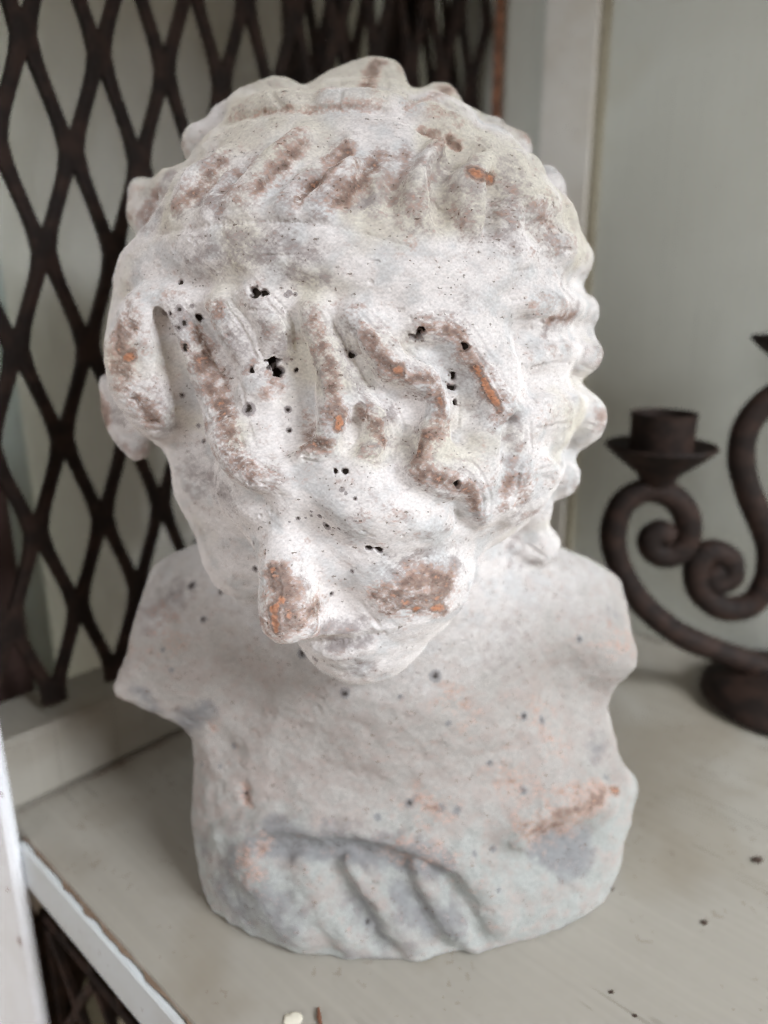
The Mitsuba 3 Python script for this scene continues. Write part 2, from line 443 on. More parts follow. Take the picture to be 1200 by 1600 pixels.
chain([[.016, .286, .158], [.012, .288, .128], [.006, .290, .100]], [.030, .038, .050], .022)
put(right_stump, [0, .25, .03], [.134, .35, .17], .010)


def stump(x, y, z):
    a, b = np.array([-.045, .302, .108]), np.array([-.135, .297, .078])
    ab = b - a
    h = np.clip(((x - a[0]) * ab[0] + (y - a[1]) * ab[1] + (z - a[2]) * ab[2]) / (ab @ ab), 0, 1)
    d = np.sqrt((x - a[0] - h * ab[0]) ** 2 + (y - a[1] - h * ab[1]) ** 2 + (z - a[2] - h * ab[2]) ** 2) - (.043 - .008 * h)
    n1, p1 = np.array([-.90, -.15, .33]), P(192, 1030, .300)          # the outer cut
    n2, p2 = np.array([-.52, .10, -.85]), P(246, 1130, .296)          # the lower cut
    for n, p in ((n1, p1), (n2, p2)):
        n = n / np.linalg.norm(n)
        d = -smin(-d, -((x - p[0]) * n[0] + (y - p[1]) * n[1] + (z - p[2]) * n[2]), .004)
    return d


put(stump, [-.139, .25, .03], [0, .35, .16], .008)
TORSO = S.copy()
# --- head, in a field of its own
S[:] = 0.05
ell(P(566, 458, .290), [.083, .079, .074], .012)                      # skull with its hair
ell(P(610, 680, .275), [.067, .058, .050], .02)
ell(P(275, 560, .274), [.024, .030, .034], .02)                       # hair mass over the far temple
ell(P(566, 822, .261), [.0385, .041, .0465], .012)                      # face
ell(P(566, 985, .257), [.0215, .020, .0180], .010)                    # chin
ell(P(398, 850, .278), [.020, .022, .0225], .008)                     # far cheek
ell(P(355, 745, .274), [.020, .022, .022], .012)
ell(P(628, 905, .2500), [.0235, .022, .0190], .009)                      # near cheek
ell(P(500, 745, .240), [.036, .020, .020], .016)                      # brow
BASE0 = S.copy()


CURLY = 1.0


def px_chain(pts, k=.004, lift=.3, cut=False, field=None, n=6):
    """A ridge (or groove) along pixels x, y with a pixel radius, laid on the surface of the form."""
    s = spline(np.array([q[:3] for q in pts]), n)
    pos, nor, t = hit(BASE0 if field is None else field, s[:, :2])
    r = s[:, 2] * t / FPX
    if cut:
        c = pos + nor * (r * (1 - lift))[:, None]
    else:
        r = r * CURLY
        c = pos - nor * (r * (1 - 2 * lift))[:, None]
    chain(c, r, k, cut)
    return c


# nose, sitting left on the face
chain([P(446, 770, .240), P(446, 840, .2325), P(449, 895, .2245), P(453, 950, .2205)], [.0090, .0085, .0086, .0092], .007)
chain([P(455, 945, .2215), P(446, 970, .2165)], [.0085, .0068], .004)
ell(P(500, 944, .231), [.0075, .0075, .0070], .004)
px_chain([(388, 850, 9), (402, 910, 11)], .005, .35, True, field=S.copy())
px_chain([(520, 880, 16), (535, 930, 14)], .010, .2, True, field=S.copy())
# lips and mouth
px_chain([(484, 985, 10), (520, 976, 15), (560, 980, 13), (600, 985, 6)], .004, .46, field=S.copy())
px_chain([(500, 1016, 11), (540, 1018, 14), (584, 1010, 9)], .005, .42, field=S.copy())
px_chain([(494, 1004, 5), (540, 1000, 6), (598, 992, 5)], .003, .35, True, field=S.copy())
px_chain([(530, 950, 18), (565, 962, 12)], .008, .15, True, field=S.copy())
# eye: socket, lid, lower edge
px_chain([(482, 806, 22), (515, 820, 24), (560, 838, 14)], .010, .30, True, field=S.copy())
px_chain([(455, 785, 12), (520, 782, 14), (610, 780, 14), (690, 795, 10)], .010, .16, field=S.copy())
px_chain([(560, 812, 24), (610, 815, 28), (660, 820, 18)], .014, .12, field=S.copy())

FACE = S.copy()

# --- hair
BASE0 = S.copy()
CURLY = 1.22
RIDGES, STRANDS, WEAR_SHADE = [], [], [.46]


def curl(pts, k=.0035, lift=.3):
    px_chain(pts, k, lift + .14)


def lock(pts, lift=.40, k=.0045, right=1.0, left=1.0, lines=(.75, 1.6)):
    """A lock of hair: a steep worn edge on one side, a broad slope away from it on the other, a hollow under the edge."""
    q = np.array(pts, float)
    d = np.gradient(q[:, :2], axis=0); d /= np.linalg.norm(d, axis=1, keepdims=True)
    side = np.stack([d[:, 1], -d[:, 0]], 1)            # to the right of a lock that runs down the picture
    r = q[:, 2:3]
    if left:
        px_chain(np.hstack([q[:, :2] - side * r * 1.9, r * 1.15 * left]), .006, .42, True)
    if right:
        px_chain(np.hstack([q[:, :2] + side * r * 1.15, r * 1.3 * right]), .008, .13)
    px_chain([(a, b, c * 1.14) for a, b, c in pts], k, lift + .16)
    for o in lines:
        STRANDS.append(np.hstack([q[:, :2] + side * r * o, np.full((len(q), 1), 4.5)]))
    RIDGES.append((np.hstack([q[:, :2] - side * r * .35, r * 1.6]), WEAR_SHADE[0]))


# silhouette lobes, right side, at their own depth
for pts, t in (
    ([(800, 300, 30), (845, 300, 38)], .292), ([(790, 240, 26), (800, 235, 30)], .290), ([(830, 350, 30), (860, 345, 34)], .290),
    ([(800, 415, 34), (880, 412, 42)], .288), ([(810, 480, 30), (880, 484, 42)], .288), ([(810, 560, 32), (886, 548, 48)], .288),
    ([(820, 650, 36), (886, 655, 54)], .290), ([(820, 740, 36), (866, 740, 40)], .292), ([(800, 790, 30), (830, 800, 32)], .292),
    ([(795, 845, 28), (840, 852, 34)], .298),
    # top
    ([(505, 160, 36), (560, 143, 40), (590, 138, 38)], .280), ([(595, 128, 28), (610, 135, 30)], .277), ([(665, 170, 34), (690, 165, 30)], .280),
    ([(735, 205, 30), (760, 215, 32)], .285), ([(395, 180, 40), (440, 165, 40)], .282), ([(320, 230, 36), (350, 215, 34)], .286),
    # left
    ([(235, 310, 34), (232, 340, 32)], .286), ([(205, 440, 26), (240, 420, 28)], .286), ([(176, 600, 20), (186, 655, 22), (215, 700, 20)], .284)):
    s = spline(np.array(pts, float), 5)
    chain([P(a, b, t) for a, b, r in s], [r * t / FPX for a, b, r in s], .006)
BASE0 = S.copy()
# combed strands above the band
for pts in ([(345, 255, 13), (305, 295, 17), (282, 330, 12)], [(405, 250, 12), (365, 295, 16), (340, 335, 11)], [(468, 222, 12), (435, 265, 17), (385, 320, 14)],
            [(545, 235, 12), (500, 280, 18), (455, 325, 14)], [(595, 255, 14), (550, 290, 20), (505, 330, 15)], [(640, 250, 14), (615, 290, 18), (600, 330, 12)],
            [(695, 240, 16), (670, 290, 22), (650, 340, 18)], [(755, 265, 18), (742, 300, 25), (735, 345, 20)], [(800, 270, 16), (805, 320, 20), (800, 375, 16)],
            [(270, 275, 12), (245, 320, 14), (228, 360, 10)], [(820, 300, 14), (850, 340, 18), (870, 380, 18)]):
    lock([(a, b, r * 1.15) for a, b, r in pts], .34, .005, right=.7, left=.8, lines=())
# the crease of the mould across the crown
px_chain([(350, 192, 5), (420, 175, 6), (520, 172, 6), (620, 182, 9), (690, 210, 10), (745, 245, 10)], .004, .45, True)
curl([(345, 180, 10), (420, 160, 12), (520, 158, 14), (620, 165, 14), (700, 192, 14), (760, 235, 12)], .007, .3)
# head band
px_chain([(205, 405, 30), (300, 388, 34), (400, 385, 36), (500, 395, 38), (600, 418, 36), (680, 440, 30)], .012, .07)
px_chain([(240, 366, 2.5), (300, 356, 3), (400, 347, 3), (500, 351, 3), (575, 367, 2.5)], .002, .35, True, field=S.copy())
px_chain([(190, 470, 9), (290, 448, 10), (400, 452, 9), (520, 472, 8), (640, 492, 8), (700, 488, 8)], .006, .25, True)
# locks over the brow
WEAR_SHADE[0] = .60
curl([(275, 472, 14), (225, 495, 24), (200, 540, 28), (208, 600, 30), (238, 645, 28), (268, 672, 16)], .006, .34)
curl([(250, 510, 26), (258, 580, 30), (275, 630, 22)], .016, .20)
lock([(280, 480, 12), (300, 520, 17), (322, 570, 21), (345, 620, 22), (355, 670, 22), (372, 715, 21), (408, 742, 17), (432, 746, 10)])
lock([(345, 480, 12), (372, 525, 17), (392, 565, 13)], .30, .006)
lock([(400, 465, 12), (432, 510, 17), (445, 550, 12)], .26, .006, left=0)
curl([(400, 606, 22), (432, 606, 24)], .005, .30)
lock([(490, 490, 13), (508, 540, 18), (522, 590, 20), (530, 640, 24), (520, 682, 21), (495, 700, 15), (472, 704, 9)], .42, right=.8)
lock([(536, 520, 11), (545, 560, 13), (562, 600, 15), (590, 645, 19), (604, 682, 17), (588, 706, 13), (565, 710, 8)], .38, right=.8, left=0)
lock([(556, 498, 13), (588, 535, 17), (614, 570, 20), (650, 592, 18), (684, 606, 19), (688, 650, 18), (666, 690, 20), (660, 728, 22), (690, 748, 21), (725, 752, 19), (744, 782, 15), (748, 802, 10)], .42)
lock([(655, 508, 15), (705, 520, 18), (735, 562, 19), (758, 605, 21), (782, 642, 19), (808, 652, 9)], .40)
curl([(735, 500, 16), (770, 545, 18), (800, 600, 18), (812, 640, 12)], .010, .22)
curl([(700, 690, 16), (745, 690, 18), (790, 670, 14)], .010, .18)
lock([(812, 660, 10), (808, 700, 13), (800, 745, 13), (792, 790, 9)], .28, right=.8)
curl([(758, 700, 12), (765, 745, 13), (770, 785, 10)], .008, .2)
for pts in ([(770, 400, 14), (840, 378, 22), (905, 400, 20)], [(790, 490, 14), (850, 470, 22), (915, 488, 20)], [(815, 560, 14), (870, 545, 24), (922, 556, 18)],
            [(830, 650, 14), (885, 630, 28), (928, 650, 20)], [(780, 330, 14), (835, 318, 22), (880, 335, 16)], [(740, 290, 10), (790, 262, 16), (835, 262, 12)]):
    curl(pts, .007, .20)
curl([(838, 712, 14), (856, 738, 18), (840, 765, 14)], .004, .34)
curl([(812, 745, 12), (826, 785, 16), (800, 805, 12)], .005, .28)
curl([(740, 455, 18), (790, 450, 24), (850, 470, 22)], .010, .2)
px_chain([(446, 575, 14), (456, 640, 18), (450, 690, 16)], .006, .3, True)
px_chain([(478, 640, 8), (482, 675, 9), (490, 690, 8)], .003, .5, True, field=S.copy())
px_chain([(560, 650, 9), (545, 700, 10)], .005, .2, True)
px_chain([(622, 625, 12), (634, 670, 14), (640, 705, 10)], .006, .3, True)
px_chain([(718, 600, 12), (724, 640, 16), (715, 680, 14)], .007, .25, True)
px_chain([(272, 500, 9), (290, 570, 13), (312, 640, 14), (330, 705, 12)], .006, .35, True)
px_chain([(290, 700, 12), (340, 770, 14)], .01, .2, True)
for pts in ([(815, 440, 10), (930, 452, 11)], [(820, 515, 10), (935, 520, 10)], [(825, 600, 9), (940, 602, 10)], [(835, 700, 8), (925, 712, 7)], [(795, 470, 13), (822, 560, 15), (828, 660, 15), (800, 740, 12)],
            [(770, 790, 10), (800, 760, 10)], [(770, 300, 12), (845, 255, 10)], [(800, 380, 10), (895, 345, 9)], [(700, 250, 10), (760, 180, 9)], [(640, 170, 10), (650, 125, 10)], [(480, 150, 8), (485, 115, 8)],
            [(250, 270, 10), (275, 240, 12)]):
    px_chain(pts, .005, .30, True, field=S.copy())
# wavy hair round the back of the head (not in the photograph's view)
r2 = np.random.default_rng(11)
hc = P(566, 452, .290)
for i in range(26):
    a = math.pi * (.05 + .9 * (i % 13) / 12); e = r2.uniform(-.5, .9) if i < 13 else r2.uniform(-.8, .5)
    pts = []
    for s in np.linspace(-.5, .5, 7):
        aa, ee = a + .12 * math.sin(6 * s + i), e + s * .7
        pts.append(hc + np.array([.087 * math.cos(aa) * math.cos(ee), .082 * math.sin(aa) * math.cos(ee), .080 * math.sin(ee)]))
    if min(q[1] for q in pts) > hc[1] + .012:
        chain(pts, np.array([.005, .008, .009, .009, .009, .008, .005]), .005)

# --- folds of the garment round the foot of the bust
CURLY = 1.0
HEAD = S.copy()
S[:] = TORSO
TB = TORSO


def fold(pts, k=.007, lift=.3, cut=False):
    px_chain(pts, k * .75, lift * 1.6, cut, field=TB)


fold([(345, 1300, 8), (400, 1290, 13), (470, 1290, 15), (540, 1296, 16), (610, 1308, 17), (670, 1326, 17), (722, 1362, 13)], .006, .34)
fold([(390, 1330, 14), (470, 1330, 18), (560, 1338, 18), (640, 1358, 18), (700, 1388, 12)], .008, .30, True)
fold([(545, 1345, 10), (580, 1395, 16), (625, 1450, 17), (655, 1490, 11)], .006, .34)
fold([(650, 1352, 9), (680, 1400, 14), (715, 1445, 15), (738, 1478, 10)], .006, .34)
fold([(470, 1350, 10), (500, 1410, 18), (545, 1470, 16)], .008, .26)
fold([(520, 1360, 10), (550, 1410, 14), (595, 1470, 12)], .006, .28, True)
fold([(612, 1355, 10), (645, 1410, 13), (690, 1475, 10)], .005, .34, True)
fold([(712, 1372, 10), (725, 1410, 13), (752, 1455, 11)], .006, .30, True)
fold([(728, 1340, 12), (758, 1385, 18), (785, 1440, 16)], .010, .24)
fold([(395, 1340, 18), (420, 1395, 24), (470, 1455, 22)], .014, .16)
fold([(770, 1330, 10), (850, 1345, 14), (930, 1320, 10)], .010, .16, True)
fold([(820, 1290, 20), (880, 1260, 24), (935, 1236, 20)], .014, .18)
fold([(850, 1316, 14), (900, 1306, 14)], .012, .10, True)
chain([P(925, 1218, .303), P(972, 1228, .318)], [.012, .004], .008)
fold([(880, 1100, 24), (920, 1160, 26), (945, 1200, 20)], .016, .12, True)
fold([(370, 1030, 20), (390, 1090, 22), (350, 1160, 18)], .016, .15, True)
fold([(880, 1060, 30), (940, 1090, 20)], .016, .12, True)
fold([(380, 1230, 7), (385, 1255, 7)], .003, .35, True)

S[:] = smin(S, HEAD, .004)
# cavities: real holes in the cast
HOLES = [(398, 456, 7, 2), (411, 458, 6, 2), (428, 566, 9, 3), (435, 580, 9, 3), (391, 577, 5, 2), (463, 578, 4, 1.6), (549, 554, 5, 2), (650, 527, 8, 3), (658, 519, 7, 3), (728, 541, 6, 2),
         (709, 586, 5, 2), (706, 606, 5, 2), (710, 628, 5, 2), (283, 441, 4, 1), (312, 497, 5, 2), (287, 545, 5, 1), (716, 757, 6, 2), (525, 737, 4, 1.4), (538, 737, 5, 1.5), (577, 857, 4, 1.4), (592, 860, 5, 1.4)]
F0 = S.copy()


def surface_nets(f, lo, h):
    ins = f < 0
    c = [ins[i:ins.shape[0] - 1 + i, j:ins.shape[1] - 1 + j, k:ins.shape[2] - 1 + k] for i in (0, 1) for j in (0, 1) for k in (0, 1)]
    n = sum(x.astype(np.int8) for x in c)
    cells = np.argwhere((n > 0) & (n < 8))
    idx = np.full(n.shape, -1, np.int32)
    idx[tuple(cells.T)] = np.arange(len(cells))
    cor = np.array([[i, j, k] for i in (0, 1) for j in (0, 1) for k in (0, 1)])
    val = np.stack([f[tuple((cells + o).T)] for o in cor], 1)
    tot, cnt = np.zeros((len(cells), 3)), np.zeros((len(cells), 1))
    for a in range(8):
        for b in range(a + 1, 8):
            if np.abs(cor[a] - cor[b]).sum() != 1:
                continue
            va, vb = val[:, a], val[:, b]
            x = (va < 0) != (vb < 0)
            t = np.where(x, va / np.where(x, va - vb, 1), 0)[:, None]
            tot += np.where(x[:, None], cor[a] + t * (cor[b] - cor[a]), 0); cnt += x[:, None]
    v = lo + h * (cells + tot / cnt)
    quads = []
    for ax in range(3):
        o = [0, 0, 0]; o[ax] = 1
        sl0 = tuple(slice(1, s - 1) if k != ax else slice(0, s - 1) for k, s in enumerate(f.shape))
        sl1 = tuple(slice(1, s - 1) if k != ax else slice(1, s) for k, s in enumerate(f.shape))
        a, b = ins[sl0], ins[sl1]
        e = np.argwhere(a != b)
        flip = a[tuple(e.T)]
        e = e + np.array([1 if k != ax else 0 for k in range(3)])
        b1, b2 = [(1, 2), (2, 0), (0, 1)][ax]
        q = []
        for d1, d2 in ((-1, -1), (0, -1), (0, 0), (-1, 0)):
            s = e.copy(); s[:, b1] += d1; s[:, b2] += d2
            q.append(idx[tuple(s.T)])
        q = np.stack(q, 1)
        q[~flip] = q[~flip][:, ::-1]
        quads.append(q)
    q = np.vstack(quads)
    return v, np.vstack([q[:, [0, 1, 2]], q[:, [0, 2, 3]]])


# flat foot standing on the shelf
S[:] = np.maximum(S, (0.0005 - GZ)[None, None, :].astype(np.float32))
V, Fc = surface_nets(S, LO, H)
bm = trimesh.Trimesh(V, Fc, process=False)


def taubin(v, f, n=2):
    e = np.vstack([f[:, [0, 1]], f[:, [1, 2]], f[:, [2, 0]]])
    A = coo_matrix((np.ones(len(e)), (e[:, 0], e[:, 1])), shape=(len(v), len(v))).tocsr()
    A = ((A + A.T) > 0).astype(float)
    A = diags(1 / np.maximum(np.asarray(A.sum(1)).ravel(), 1)) @ A
    for _ in range(n):
        v = v + .5 * (A @ v - v)
        v = v - .53 * (A @ v - v)
    return v


bm = trimesh.Trimesh(*trimesh.remesh.subdivide(bm.vertices, bm.faces), process=False)

def refine(v, f, sel):
    """Splits the edges of the chosen faces in two; their neighbours follow, so that no gaps open."""
    e = np.sort(np.stack([f, np.roll(f, -1, 1)], -1), -1).reshape(-1, 2)
    key = e[:, 0].astype(np.int64) * len(v) + e[:, 1]
    uq, first, inv = np.unique(key, return_index=True, return_inverse=True)
    hitm = np.zeros(len(uq), bool)
    inv = inv.reshape(-1, 3)
    hitm[inv[sel].ravel()] = True
    mid = np.full(len(uq), -1); mid[hitm] = len(v) + np.arange(hitm.sum())
    ee = e[first][hitm]
    v2 = np.vstack([v, v[ee].mean(1)])
    mk = hitm[inv]; cnt = mk.sum(1); out = [f[cnt == 0]]
    m = mid[inv]
    k = cnt == 3; a, b, c = f[k].T; x, y, z = m[k].T
    out += [np.stack(q, 1) for q in ((a, x, z), (x, b, y), (z, y, c), (x, y, z))]
    for j in range(3):
        r = [(j + i) % 3 for i in range(3)]
        k = (cnt == 1) & mk[:, j]; a, b, c = f[k][:, r].T; x = m[k, j]
        out += [np.stack(q, 1) for q in ((a, x, c), (x, b, c))]
        k = (cnt == 2) & ~mk[:, (j + 2) % 3]; a, b, c = f[k][:, r].T; x, y = m[k, j], m[k, (j + 1) % 3]
        out += [np.stack(q, 1) for q in ((x, b, y), (a, x, y), (a, y, c))]
    return v2, np.vstack(out)


bm.vertices = taubin(np.array(bm.vertices), np.array(bm.faces))
fcen = bm.triangles_center
chosen = (fcen[:, 2] > .10) & (fcen[:, 1] < .27) & (bm.face_normals[:, 1] < .15)
bm = trimesh.Trimesh(*refine(np.array(bm.vertices), np.array(bm.faces), chosen), process=False)
bm.vertices = taubin(np.array(bm.vertices), np.array(bm.faces))
V = np.array(bm.vertices)
N = np.array(bm.vertex_normals)
inhole = np.zeros(len(V))
for x, y, r, dep in HOLES:
    pos, nor, t = hit(F0, [(x, y)])
    rr = r * t[0] / FPX
    near_ = np.flatnonzero(np.abs(V - pos[0]).max(1) < rr * 2.5)
    q = V[near_] - pos[0]
    d = np.linalg.norm(q, axis=1) / rr * (1 + 1.1 * (meshkit.noise(V[near_] * 900, 3) - .5))
    f_ = np.clip((1.25 - d) / .5, 0, 1)
    V[near_] -= nor[0] * (f_ * f_ * (3 - 2 * f_) * rr * dep)[:, None]
    inhole[near_] = np.maximum(inhole[near_], f_)


# --- wear, stains and dirt, each with a shape of its own
def near(pts, rad, soft=1.0):
    """1 on the path, falling to 0 at rad (per point)."""
    out, far = np.zeros(len(V)), float(np.max(rad)) * 1.01
    box_ = np.flatnonzero(((V > pts.min(0) - far) & (V < pts.max(0) + far)).all(1))
    d, i = cKDTree(pts).query(V[box_], distance_upper_bound=far)
    ok = np.isfinite(d)
    out[box_[ok]] = np.clip(1 - d[ok] / np.asarray(rad)[i[ok]], 0, 1) ** soft
    return out


wear, grey = np.zeros(len(V)), np.zeros(len(V))
FIN = S.copy()
SPECKLE = meshkit.fbm(V * 380, 2, 17)


BROKEN = np.clip((meshkit.fbm(V * 46, 3, 61) - .37) * 5, .1, 1.15)


def stain(pts, amount, which='wear', soft=.5, n=8, broken=1.0):
    s = spline(np.array([q[:3] for q in pts], float), n)
    pos, nor, t = hit(FIN, s[:, :2])
    m = near(pos, s[:, 2] * t / FPX, soft) * amount * broken
    m = m * np.where(m > 0, .78 + .44 * SPECKLE, 1) if amount > 0 else m
    if which == 'wear':
        np.maximum(wear, m, out=wear)
    elif amount < 0:
        np.copyto(grey, np.where(-m > np.abs(grey), m, grey))
    else:
        np.maximum(grey, m, out=grey)


for q, a in RIDGES:
    stain([tuple(x) for x in q], a, soft=.6, broken=BROKEN)  # wear on lock edges, with flank shading put into the colour
    stain([(x[0], x[1], x[2] * 1.6) for x in q], .56, 'grey', soft=.8)
blur = gaussian_filter(FIN, 3.0)
conv = np.clip((sample(blur, V) - sample(FIN, V)) / .0012, -1, 1.5)      # positive where the form bulges
patchy = np.clip((meshkit.fbm(V * 55, 3, 33) - .40) * 5, 0, 1)
np.maximum(wear, np.clip(conv - .25, 0, 1) * patchy * .40 * np.clip((V[:, 2] - .07) / .05, .35, 1), out=wear)
np.maximum(grey, np.clip(conv - .1, 0, 1) * np.clip((meshkit.fbm(V * 70, 3, 41) - .45) * 5, 0, 1) * .45, out=grey)
W = [  # worn ridges showing clay; nose and cheek browns also hold painted-in shade
    ([(345, 258, 14), (318, 285, 18), (295, 315, 14)], 0.76), ([(470, 225, 14), (440, 262, 16), (400, 300, 14)], 0.73), ([(542, 240, 13), (505, 280, 17), (468, 315, 15)], 0.90),
    ([(590, 258, 13), (560, 290, 18), (515, 322, 14)], 0.81), ([(585, 100, 18), (575, 135, 16)], 0.76), ([(640, 165, 12), (700, 140, 18)], 0.67), ([(660, 205, 10), (715, 225, 11)], 0.76),
    ([(360, 185, 9), (420, 175, 9), (500, 170, 12), (590, 165, 12)], 0.61), ([(740, 270, 14), (765, 277, 12)], 1.3), ([(640, 380, 12)] * 2, 0.55), ([(205, 300, 20), (215, 350, 16)], 0.49),
    ([(205, 500, 20), (186, 545, 24), (200, 600, 26), (240, 655, 22)], 0.78), ([(205, 555, 11), (196, 560, 8)], 1.3), ([(305, 520, 16), (330, 580, 20), (345, 630, 20), (365, 705, 20), (410, 745, 16)], 0.78),
    ([(345, 655, 10)] * 2, 1.3), ([(310, 560, 12), (318, 580, 12)], 0.88), ([(490, 500, 13), (505, 540, 14), (520, 590, 15), (528, 650, 22)], 0.76), ([(532, 655, 12), (528, 668, 9)], 1.3),
    ([(480, 650, 12), (490, 690, 16), (515, 695, 12)], 0.85), ([(570, 515, 13), (610, 570, 18), (625, 580, 12)], 0.81), ([(622, 578, 14), (630, 585, 8)], 1.3), ([(565, 640, 10), (585, 665, 16), (600, 690, 10)], 0.88),
    ([(640, 590, 12), (680, 600, 14), (690, 640, 15), (665, 690, 15), (655, 735, 19), (700, 750, 18), (735, 770, 14), (742, 795, 10)], 0.81), ([(688, 625, 9), (690, 640, 8)], 1.3),
    ([(660, 512, 9), (710, 520, 14), (740, 570, 13), (770, 625, 13)], 0.76), ([(745, 575, 8), (770, 620, 9), (780, 640, 8)], 1.3), ([(430, 600, 22), (415, 615, 16)], 0.67), ([(860, 500, 14), (895, 495, 14)], 0.59),
    ([(805, 790, 12), (835, 750, 16)], 0.51), ([(158, 620, 14), (165, 665, 14)], 0.81),
    ([(425, 890, 22), (440, 930, 34), (450, 975, 30)], 0.90), ([(430, 950, 14), (432, 985, 10)], 1.3), ([(500, 945, 20), (485, 960, 16)], 0.81), ([(590, 930, 24), (640, 935, 36), (690, 925, 34)], 0.88), ([(645, 905, 30), (700, 905, 22)], 0.73),
    ([(650, 950, 14), (690, 950, 16)], 0.98), ([(958, 1236, 9), (966, 1234, 6)], 1.12), ([(940, 1240, 22), (900, 1262, 36), (860, 1292, 40), (820, 1288, 24)], 0.74), ([(410, 1325, 14)] * 2, 0.81), ([(400, 1365, 26)] * 2, 0.49),
    ([(590, 1330, 9), (640, 1310, 8)], 0.49), ([(850, 1120, 16), (862, 1140, 10)], 0.51), ([(725, 1100, 14)] * 2, 0.51), ([(980, 1000, 26)] * 2, 0.46), ([(385, 1235, 12), (390, 1260, 8)], 0.67)]
W += [([(700, 1090, 30), (730, 1120, 26)], .40), ([(840, 1115, 36), (870, 1160, 30)], .44), ([(790, 1210, 40), (830, 1250, 34)], .42), ([(650, 1250, 30), (700, 1270, 26)], .40), ([(880, 1290, 34), (930, 1250, 26)], .62), ([(270, 1000, 34), (250, 960, 26)], .40),
      ([(330, 1130, 22)] * 2, .36), ([(390, 1340, 24), (410, 1310, 20)], .52), ([(960, 1000, 34)] * 2, .46), ([(620, 1330, 20), (700, 1345, 22)], .42)]
for pts, a in W:
    stain([(x, y, r * 1.3) for x, y, r in pts], a, soft=.6)
G = [  # thin wash: grey patches
    ([(300, 300, 30), (340, 320, 34)], .62), ([(250, 340, 26), (230, 300, 18)], .5), ([(550, 300, 30), (590, 320, 26)], .7), ([(300, 400, 36), (400, 385, 44), (480, 400, 36)], .52), ([(440, 425, 20), (500, 435, 22)], .55),
    ([(680, 280, 26), (720, 310, 30)], .5), ([(740, 300, 20)] * 2, .7), ([(240, 640, 34), (260, 670, 24)], .62), ([(310, 740, 40), (360, 780, 30)], .55), ([(180, 640, 26)] * 2, .6), ([(900, 490, 22), (860, 505, 22)], .75),
    ([(900, 575, 22)] * 2, .6), ([(880, 450, 20)] * 2, .5), ([(420, 590, 26)] * 2, .6), ([(540, 830, 26)] * 2, .42), ([(620, 895, 40), (700, 890, 34)], .7), ([(460, 920, 40)] * 2, .6), ([(490, 985, 14), (560, 975, 14)], .62), ([(520, 1008, 12), (570, 1000, 10)], .62),
    ([(240, 960, 34), (270, 930, 30)], .42), ([(290, 1130, 22), (320, 1110, 18)], .75), ([(215, 1075, 14), (240, 1110, 14)], .55), ([(420, 1310, 26), (520, 1310, 28), (620, 1335, 24), (700, 1360, 18)], .68), ([(400, 1390, 46), (440, 1440, 40)], .55),
    ([(640, 1420, 36), (700, 1440, 30)], .6), ([(430, 1300, 20), (520, 1315, 26), (610, 1325, 24), (690, 1352, 20)], .95), ([(370, 1340, 30), (350, 1390, 24)], .5), ([(560, 1400, 26), (600, 1460, 24)], .55), ([(400, 1320, 16), (470, 1318, 20), (560, 1322, 20), (640, 1340, 18)], 1.0), ([(620, 1390, 18), (670, 1450, 16)], .7), ([(380, 1420, 34)] * 2, .6), ([(320, 1320, 20)] * 2, .5), ([(850, 1310, 30), (890, 1330, 34)], .95), ([(930, 1170, 24)] * 2, .45), ([(820, 760, 20), (800, 870, 20), (840, 880, 16)], .45), ([(730, 470, 18), (690, 560, 20)], .3), ([(610, 640, 14), (590, 700, 14)], .55),
    ([(560, 1040, 24)] * 2, .45), ([(960, 960, 26)] * 2, .4), ([(790, 1020, 40)] * 2, .25)]
for pts, a in G:
    stain([(x, y, r * (1.35 if pts[0][1] < 940 else 1.6)) for x, y, r in pts], a * (.95 if pts[0][1] < 940 else 1.2), 'grey', soft=.6)
for pts, a in (([(720, 1330, 30)] * 2, -.8), ([(590, 1330, 14)] * 2, -.7), ([(330, 1260, 26)] * 2, -.6), ([(640, 380, 14)] * 2, -.9), ([(500, 1290, 30)] * 2, -.45), ([(860, 370, 40)] * 2, -.5), ([(425, 840, 14)] * 2, -.5), ([(800, 1150, 50)] * 2, -.35)):
    stain(pts, a, 'grey')
SPOTS = [(258, 487, 6), (281, 483, 7), (287, 505, 8), (280, 512, 6), (289, 540, 8), (266, 490, 4), (300, 478, 4), (452, 458, 5), (462, 460, 4), (448, 462, 5), (310, 494, 5), (285, 618, 4), (310, 665, 4), (321, 667, 4), (318, 690, 4),
         (390, 640, 12), (450, 640, 6), (452, 672, 5), (535, 766, 5), (541, 771, 4), (555, 779, 4), (452, 815, 3), (466, 810, 4), (478, 808, 3), (486, 806, 3), (487, 798, 3), (500, 806, 5), (510, 822, 7), (530, 825, 4), (550, 893, 4), (518, 928, 4),
         (398, 848, 4), (400, 888, 6), (460, 1005, 9), (473, 1020, 10), (492, 1029, 8), (540, 1082, 9), (680, 1056, 11), (300, 915, 8), (345, 925, 5), (318, 968, 6), (255, 1015, 5), (270, 1045, 5), (625, 1088, 5), (700, 1130, 7), (820, 1120, 8), (850, 1125, 10),
         (765, 1192, 6), (818, 1235, 8), (640, 1255, 9), (650, 1245, 6), (688, 1262, 9), (712, 1265, 10), (590, 1277, 7), (742, 1334, 6), (770, 1326, 6), (365, 1165, 6), (315, 1195, 5), (345, 1197, 5), (385, 1240, 9), (575, 1440, 8), (777, 1390, 5), (905, 998, 6), (1000, 1010, 6), (945, 1215, 6)]
for x, y, r in SPOTS:
    stain([(x, y, r * (1.25 if y < 960 else 1.15))] * 2, 1.9 if y < 960 else 1.25 + .25 * ((x * 7 + y) % 3), 'grey', soft=.7, n=2)
np.maximum(grey, inhole * 2.0, out=grey)

